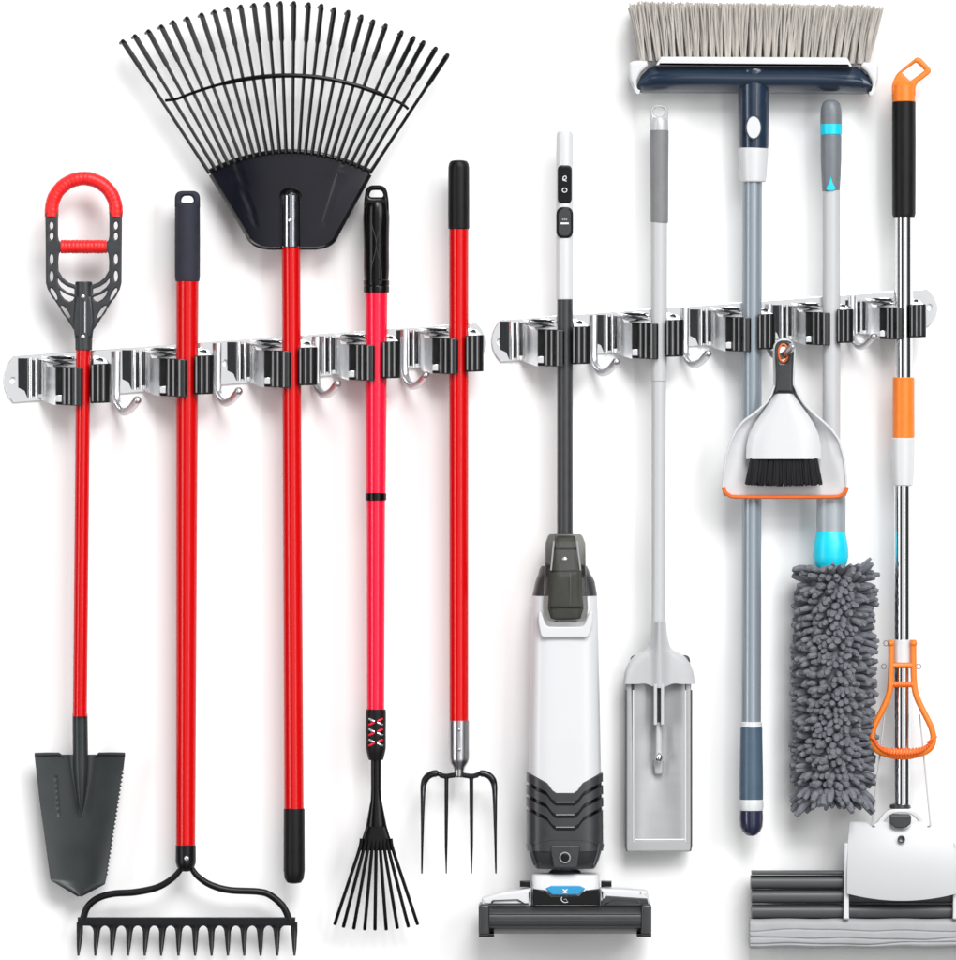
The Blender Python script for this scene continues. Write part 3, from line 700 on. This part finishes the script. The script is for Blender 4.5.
MB().box(653.4, 684, 656.8, 724.5, 26, 44, 1.2).box(660.4, 684, 663.8, 724.5, 26, 44, 1.2).box(656, 684, 661, 724, 26, 32, .4).build('link_fork', 'palegrey', t)
MB().box(657, 688, 660.3, 722.6, 32.2, 34, .2).build('link_slot', 'darkgrey', t)
MB().lathe([(722, 2.6), (735, 3), (750, 3.2), (756, 3)], 33, 658.6).build('link_rod', 'palegrey', t)
MB().ball(658.6, 757, 36, 4.2, 5.2, 4.6).build('ball_joint', 'chrome', t)
MB().prism(rnd([(653.6, 759), (663.6, 759), (662.6, 775), (654.6, 775)], 3), 20, 30, 2).prism(rnd([(649.5, 776), (668.5, 776), (666.6, 795), (651.4, 795)], 3), 18, 21.6, 1.5).build('joint_base', 'traygrey', t)

# ---------------------------------------------------------------- 8 upturned broom
t = thing('broom', 'upturned navy and white broom with grey bristles and slate shaft', 'broom', 752, 80, 30)
d = 34.2
MB().lathe([(752, 178, 9.8), (751, 724, 9.7)], d).build('shaft', 'slate', t)
MB().lathe([(721.5, 9.9), (722.3, 10.6), (726.6, 11), (727.2, 10.4)], d, 751).build('ring', 'white', t)
MB().lathe([(727, 10.6), (728, 11), (745, 11.2), (775, 11.7), (798, 11.8), (803, 11)], d, 751).build('lower_grip', 'slategrip', t)
MB().lathe([(795.5, 9), (797, 11), (801, 12.1), (806, 12.3), (810, 11.7), (810.5, 10.6)], d, 751).build('ring', 'white', t)
MB().lathe([(809.8, 10.6), (810.6, 11.5), (818, 11.8), (826, 11.2), (831, 9), (834.5, 5.4), (835.6, 2)], d, 751).build('end_cap', 'navycap', t)
MB().lathe([(148.5, 14.5), (149.2, 15.2), (155, 15.2), (176, 13.6), (181.5, 13), (182.6, 12)], d, 752.8).build('sleeve', 'white', t)
sk = MB().lathe([(68, 12), (70, 15.2), (73, 16), (110, 15.6), (146, 15), (149, 14.6), (149.6, 13.4)], d, 753.4).build('socket', 'navy', t)
MB().prism(ell(752.9, 128.5, 8.4, 12.4, 32), d+8, d+17.2, 1.2, [ell(752.9, 128.5, 7, 11, 32)]).build('window_rim', 'navy', sk)
MB().prism(ell(752.9, 128.5, 7.1, 11.1, 32), d+8, d+16.6, .6).build('lock_button', 'white', sk)
top = cr_path([(636.6, 86), (638, 80), (646.6, 71), (656, 66.4), (700, 66), (753, 67), (800, 67), (850, 67.6), (858, 68.6), (867, 76), (871, 84), (871, 91)], 4)
bot = [(866, 94.4), (830, 93.4), (790, 93.6), (740, 93.4), (690, 92.8), (641, 92.6), (637, 90)]
rows = []
tf = lerpf([(p[0], p[1]) for p in top]); bf = lerpf([(636, 87), (637.6, 91), (642, 92.8), (690, 93), (753, 93.6), (830, 93.8), (865, 94.4), (869.6, 93), (871.4, 90)])
for k in range(13):
    q = k/12; row = []
    for j in range(61):
        x = 636.6+(871-636.6)*j/60; yt, yb = tf(x), bf(x)
        u = (x-753.8)/117
        row.append((x, yt+(yb-yt)*q, 28+24*math.sin(math.pi*min(1, max(0, q*.86+.1)))**.7*(1-.35*u**4)-1.6*math.exp(-((q-.42)/.06)**2)*(1 if abs(u) < .95 else 0)))
    rows.append(row)
MB().sheet(rows, 22).build('head_body', 'navy', t, angle=40)
MB().prism(rnd([(655, 67), (660, 58), (846, 58.8), (851.5, 68.4)], 1.6), 12, 54, 2.5).build('bristle_base', 'white', t)
for poly in ([(628.6, 64), (634, 61.6), (646.6, 61.5), (648, 67), (640, 74), (636.4, 82), (636.6, 90), (641, 95), (635, 92.6), (629.5, 80)],
             [(878, 66), (873, 63), (862, 63), (859.5, 68), (866, 73), (871, 82), (871.6, 91), (866.6, 96.4), (872.4, 95), (877, 82)]):
    MB().prism(rnd(poly, 2, 3), 16, 46, 3).build('bumper', 'white', t)
br = MB()
for i in range(30):
    u = -1+2*(i+.5)/30
    for row in range(3):
        bx_ = 754.4+u*116; bd_ = 20+row*11; y0 = 63+u*1.5
        for k in range(20):
            a = random.uniform(0, 6.283); q = random.random()**.5
            x0 = bx_+1.9*q*math.cos(a); d0 = bd_+3*q*math.sin(a)
            x1 = 755.4+u*126+6*q*math.cos(a)+random.uniform(-1.4, 1.4); d1 = bd_+(row-1)*5+8*q*math.sin(a)
            y1 = 5.5+random.uniform(-1.5, 3.8)+u*1.8+(1.8 if abs(u) > .94 else 0)
            xm = (x0+x1)/2+random.uniform(-1.2, 1.2)+(x0-x1)*.08
            br.tube([(x0, y0, d0), (xm, (y0+y1)/2, (d0+d1)/2), (x1, y1, d1)], [.85, .8, .65], 4)
br.build('bristles', 'bristle', t)

# ---------------------------------------------------------------- 9 microfibre duster
t = thing('microfibre_duster', 'grey shaggy microfibre duster with cyan collar and pale pole', 'duster', 832, 690, 30)
d = 35
MB().lathe([(190, 8.2), (192, 8.8), (330, 8.9), (498, 9)], d, 831).build('shaft', 'palegrey', t)
gp = MB().lathe([(135, 9.8), (137, 10.4), (160, 10.3), (176, 9.7), (191, 8.8), (192.5, 8.2)], d, 830.6).build('grip', 'dustgrey', t)
MB().lathe([(100.4, 3), (101.4, 6), (104, 8.6), (109, 10.2), (116, 10.7), (125, 10.7)], d, 830.6).build('top_cap', 'dustgrey', t)
MB().lathe([(124.4, 10.4), (125, 10.9), (134.6, 10.9), (135.4, 10.3)], d, 830.6).build('ring', 'cyan', t)
MB().prism(cr_path([(830, 177), (831.6, 183), (834.6, 190), (830, 191.5), (825.4, 190), (828.4, 183)], 3, True), d+5, d+10.4, .6).build('accent', 'cyan', gp)
MB().lathe([(494, 9), (495, 14), (497, 14.6), (533, 14.5), (533.5, 13)], d, 830.8, rb=.8).build('sleeve', 'sleevegrey', t)
MB().lathe([(531.5, 13.6), (533, 14.8), (545, 17), (556, 17.8), (564, 16), (571, 11.6), (576, 9)], d, 830.4, rb=.85).build('collar', 'cyan', t)
core = MB().lathe([(564, 6), (570, 20), (580, 27), (690, 28), (786, 27), (796, 20), (801, 8)], d+4, 834, rb=1)
def finger(cx, y, a, r0, ln, droop, rad, spread=0):
    dx, dd = math.cos(a), math.sin(a); pts = []; px, py, pd = cx+dx*r0, y, d+4+dd*r0
    fr = .35+.65*abs(math.cos(a))**2 if ln < 40 else 1; tw = random.uniform(-.5, .5)*fr; bend = random.uniform(-.3, .5)*fr+droop
    for k in range(5):
        q = k/4
        pts.append((px+dx*ln*q-dd*tw*ln*q*q*.5, py+bend*ln*q*q*.75+spread*ln*q, pd+dd*ln*q+dx*tw*ln*q*q*.5))
    core.tube(pts, [rad*.85, rad*1.05, rad*1.05, rad, rad*.62], 8)
rowsn = 33
for i in range(rowsn):
    y = 573+i*6.87; q = i/(rowsn-1)
    n = 22
    for j in range(n):
        a = 2*math.pi*(j+.5*(i % 2))/n+random.uniform(-.13, .13)
        if math.sin(a) < -.55: continue
        f = 1
        sd = abs(math.cos(a))
        if sd < .6 and math.sin(a) > 0: finger(834-q*1.6+random.uniform(-1, 1), y+3.4+random.uniform(-1, 1), a+.13, 22, random.uniform(12, 17), .1, random.uniform(3.2, 4.1))
        finger(834-q*1.6, y+random.uniform(-2.6, 2.6), a, 22, random.uniform(15.5, 20)+5*max(0, sd-.6)*2*random.random(), (.2 if q > .9 else 0), random.uniform(3.4, 4.3)-.6*sd, (-.35 if q < .06 else (.55 if q > .94 else 0)))
for k in range(26):
    a = 2*math.pi*k/26
    if math.sin(a) < -.5: continue
    finger(834, 796, a, 10, random.uniform(13, 19), .2, 2.9, .4)
    finger(834, 577, a, 12, random.uniform(17, 26), 0, 2.4, -.38+random.uniform(-.2, .15))
core.build('microfibre_head', 'chenille', t)

# ---------------------------------------------------------------- 10 sponge mop
t = thing('sponge_mop', 'chrome-poled sponge mop with orange wringing lever and wide grey sponge', 'mop', 902, 870, 30)
d = 35.2
MB().lathe([(215, 8.7), (382, 8.7)], d, 903.4).build('upper_pole', 'chrome_pole', t)
MB().lathe([(480, 8.4), (806, 8.2)], d, 902).build('lower_pole', 'chrome_pole', t)
MB().lathe([(102, 11), (103, 11.7), (140, 11.9), (214, 11.7), (217.5, 10.8)], d, 903.3).build('grip', 'blacksoft', t)
g = MB().lathe([(83, 9), (86, 11.4), (101.5, 11.7), (102.5, 11)], d, 903)
g.prism(rnd([(891.4, 96), (891.6, 83.6), (896.3, 74), (915.8, 58), (919.6, 58.4), (930.4, 70), (929.8, 74), (914.8, 85.4), (914.6, 96)], [0, 5, 4, 3, 3, 3, 3, 5, 0]), d-6, d+6, 2, [rnd([(901, 73.4), (915.6, 63), (924, 71), (909.4, 82)], 1.2)])
g.build('hanging_loop', 'orange', t)
MB().lathe([(377.5, 10), (378.4, 10.9), (436.6, 11), (438.4, 10.4)], d, 903).build('orange_sleeve', 'orange', t)
MB().lathe([(438, 10.8), (439, 11.5), (455, 11.4), (476, 10.6), (485, 9.8), (485.8, 8.8)], d, 902.6).build('white_sleeve', 'white', t)
MB().lathe([(639.5, 8.6), (640, 9.7), (662, 9.7), (663, 8.8)], d, 901.6).build('slide_clamp', 'white', t)
lv = MB()
for s in (-1, 1):
    pp = cr_path([(901.4+s*11, 639.5, 44), (901.4+s*11, 660, 45), (901.4+s*11.8, 684, 46), (901.4+s*14.6, 697, 47), (901.4+s*21, 711, 48), (901.4+s*27.5, 724, 49), (901.4+s*30.6, 735, 49), (901.4+s*29.4, 743, 49), (901.4+s*24, 749, 49), (901.4+s*12, 752.6, 49), (901.4, 753.6, 49)], 5)
    k = len(pp); lv.tube(pp, [3.1+2.3*max(0, (i/(k-1)-.62)/.38) if i/(k-1) > .62 else 3.1 for i in range(k)], 12, 3.2)
lv.tube([(890, 665, 45.4), (913, 665, 45.4)], 2.9, 12); lv.tube([(890, 684, 46), (913, 684, 46)], 3, 12)
lvp = lv.build('wringing_lever', 'orange', t)
rb_ = MB()
for k in range(25):
    a = (k-12)/12*1.12
    cx, cy = 901.4+29.6*math.sin(a)/math.sin(1.12)*.98, 753.4-14.4*(abs(k-12)/12)**2.6
    nx, ny = math.sin(a*.9), -math.cos(a*.9)
    rb_.tube([(cx+nx*5.6, cy+ny*5.6, 49.5), (cx, cy, 54), (cx-nx*5.2, cy-ny*5.2, 49.5)], 1.05, 6)
rb_.build('grip_ribs', 'orangelip', lvp); rb_ = MB()
for k in range(8): rb_.tube([(893+k*2.4, 681.4, 48), (893+k*2.4, 684, 49.4), (893+k*2.4, 686.6, 48)], .6, 6)
rb_.build('crossbar_ribs', 'orangelip', lvp)
for x, y in ((885, 643), (883, 666), (917.6, 666)):
    MB().tube([(x+2.4*math.cos(a*.5236), y+2.6*math.sin(a*.5236), 45) for a in range(13)], .45, 6).build('split_ring', 'wire', t)
for s in (-1, 1): MB().ball(901.4+s*11.2, 643, 45, 3.6, 3.6, 4).build('hinge_pin', 'orange', t)
MB().tube([(883.6, 716, 40), (880.6, 740, 42), (871, 826, 44)], .8, 6).build('cable', 'palegrey', t)
MB().tube([(918.6, 714, 40), (921.4, 740, 42), (929.6, 826, 44)], .8, 6).build('cable', 'palegrey', t)
MB().lathe([(803.4, 8.6), (804.4, 10.4), (807.4, 10.6), (808, 9.6)], d, 899.6).build('pole_foot', 'darkgrey', t)
ar = cr_path([(873.6, 826, 44), (878, 819, 44), (884, 811.6, 44), (890, 808.6, 44), (900, 808, 44), (910, 808.6, 44), (916.6, 811.6, 44), (922, 818, 44), (926.6, 826, 44)], 5)
inner = cr_path([(921.6, 828), (917, 820), (911.6, 814.6), (905, 812.4), (895, 812.4), (888.6, 814.6), (883.6, 820), (878.8, 828)], 4)
MB().prism([(a[0], a[1]) for a in ar]+[(a[0], a[1]) for a in inner], 30, 46, 1.2).build('bracket_arch', 'white', t)
MB().prism(rnd([(888.6, 813.6), (909.6, 813.6), (909.6, 822.4), (904, 827), (894, 827), (888.6, 822.4)], 2), 28, 56, 1.2).build('pivot_block', 'darkgrey', t)
# white hood plate, bowed outwards
xl_ = lerpf([(821, 849), (840, 847), (870, 846), (892, 845.6)]); xr_ = lerpf([(821, 951), (840, 953.4), (870, 954.8), (892, 955.2)])
rows = []
for i in range(22):
    v = i/21; row = []
    for j in range(41):
        u = -1+2*j/40
        yt = 821+6.5*max(0, 1-(abs(u)/.21)**6)*(1 if abs(u) < .21 else 0)
        for s in (-.57, .57): yt += 4.2*max(0, 1-((u-s)/.095)**2)
        yb = 899-7*u*u
        y = yt+(yb-yt)*v; x = (xl_(y)+xr_(y))/2+u*(xr_(y)-xl_(y))/2
        row.append((x, y, 44+13*math.sin((y-821)/78*1.9)+3*(1-u*u)))
    rows.append(row)
MB().sheet(rows, 3).build('hood_plate', 'palegrey', t, angle=50)
MB().prism(ell(900, 838, 3.7, 3.7, 24), 50, 57.6, .5, [ell(900, 838, 2.3, 2.3, 20)]).build('hood_screw', 'darkgrey', t)
for x in (873, 927): MB().ball(x, 826, 45, 5, 1.6, 3).build('cable_eye', 'darkgrey', t)
for x in (845.4, 954.4): MB().prism(rnd([(x-2.2, 842), (x+2, 842), (x+2.6, 918), (x-3, 918)], 1), 24, 52, 1.2).build('side_arm', 'white', t)
for (x0, x1) in ((751, 842.2), (848.8, 951), (958, 1049)):
    for y0, y1 in ((870, 874.2), (874.8, 888.6), (889, 902.8), (904, 917.6)):
        if x0 > 800 and x0 < 900 and y0 < 885: continue
        rs = []
        for x in (x0+random.uniform(-.6, .6), x1):
            rs.append([(x, (y0+y1)/2+(y1-y0)/2*math.copysign(abs(math.sin(a))**.6, math.sin(a)), 30+14*math.copysign(abs(math.cos(a))**.8, math.cos(a))) for a in [2*math.pi*j/24 for j in range(24)]])
        MB().rings(rs).build('roller_slat', 'slat', t, angle=50)
# sponge
rows = []; xs = [749.6+4*i for i in range(77)]
def gr(y, x):
    g_ = 0
    for gy, am, ph in ((930, .55, 0), (937, .8, 1.7), (942, .75, 3.1)):
        yy = gy+1.1*math.sin(x*.021+ph)+.7*math.sin(x*.053+ph*2)
        g_ += am*2.2*math.exp(-((y-yy)/.75)**2)
    return g_
for i in range(61):
    y = 917.8+29.6*i/60; ed = 1-abs(2*i/60-1)**8
    rows.append([(x+(random.uniform(-.5, .5) if x < 751 else 0), y+.35*math.sin(x*.11), 40+8*ed-gr(y, x)) for x in xs])
MB().sheet(rows, 34).build('sponge', 'sponge', t, angle=60)

# ---------------------------------------------------------------- 11 dustpan, 12 hand brush
t = thing('dustpan', 'white dustpan with orange lip hanging from a rack hook', 'dustpan', 783, 352, 48)
pl = [(735, 0)]
xl_ = lerpf([(386, 773), (395, 770), (403, 765), (412, 755.6), (421, 742.8), (430, 735.6), (441, 729.8), (458, 725), (475, 723), (490, 722.2)])
xr_ = lerpf([(386, 793), (395, 797), (405, 803.6), (414, 812.6), (423, 823), (431, 831), (440, 837.4), (458, 842.6), (475, 844.6), (490, 845.6)])
rows = []
for i in range(40):
    y = 386+110*i/39; v = i/39; row = []
    for j in range(41):
        u = -1+2*j/40; a, b_ = xl_(y), xr_(y)
        row.append(((a+b_)/2+u*(b_-a)/2, y, 45+20*(abs(u)**2.8)*(1-.55*v)))
    rows.append(row)
MB().sheet(rows, 2.2).build('pan', 'white', t, angle=50)
rim = MB()
for f in (xl_, xr_):
    rim.tube(cr_path([(f(386+104*i/26), 386+104*i/26, 45+20*(1-.55*(i/26)*104/110)) for i in range(27)], 2), 1.3, 10)
rim.build('rim', 'white', t)
hl = rnd([(772.6, 388), (771.8, 352), (772.4, 345), (777, 340), (783, 338.6), (789, 340), (793.8, 345), (794.4, 352), (793.4, 388)], 3)
MB().prism(hl, 49, 56, 2, [rnd([(777.4, 347), (787, 347), (786.4, 362), (778.4, 362)], 4)]).build('handle', 'white', t)
MB().tube(cr_path([(722.6, 487, 57), (724, 491.5, 56.5), (728, 495, 55), (734, 496.6, 53.6), (760, 496.8, 52.6), (784, 496.8, 52.4), (808, 496.8, 52.6), (834, 496.6, 53.6), (840.6, 495, 55), (844.4, 491.5, 56.5), (845.8, 487, 57)], 5), 2, 10, 2.4).build('lip', 'orangelip', t)
t = thing('hand_brush', 'small white hand brush with black bristles clipped inside the dustpan', 'brush', 783, 352, 58)
hh = cr_path([(773.4, 394), (774.6, 380), (774.4, 366), (773.6, 352), (775, 344.5), (779, 341.4), (783, 340.8), (787.4, 341.4), (791.4, 344.5), (792.6, 352), (792, 366), (791.6, 380), (792, 394)], 4)
MB().prism(hh, 58, 68, 3, [ell(781.8, 353.6, 5, 9.2, 28)]).build('handle', 'darkgrey', t)
MB().tube([(781.8+4.6*math.cos(a*.2618), 353.6+8.8*math.sin(a*.2618), 67) for a in range(25)], 1.1, 8).build('hole_ring', 'orangelip', t)
xl_ = lerpf([(394, 773.4), (404, 767), (415, 759.6), (425, 752.4), (435, 747.6), (447, 745.4), (459, 745)])
xr_ = lerpf([(394, 792), (404, 799), (415, 807), (425, 813.4), (435, 817.6), (447, 819.6), (459, 820)])
rows = []
for i in range(26):
    y = 394+65*i/25
    a, b_ = xl_(y), xr_(y)
    rows.append([((a+b_)/2+(-1+2*j/32)*(b_-a)/2, y, 60+9*(1-abs(-1+2*j/32)**3.5)) for j in range(33)])
MB().sheet(rows, 6).build('brush_head', 'white', t, angle=50)
bb = MB()
for i in range(420):
    u = random.uniform(-1, 1); v = random.uniform(0, 1)
    x0 = 782.6+u*33; x1 = 782.7+u*37.6+random.uniform(-1, 1)
    bb.tube([(x0, 458.6, 57+v*8), (x1, 484+random.uniform(-2.2, 1.2)+1.2*(1-u*u), 55+v*13)], [.9, .75], 4)
bb.build('bristles', 'blackbristle', t)
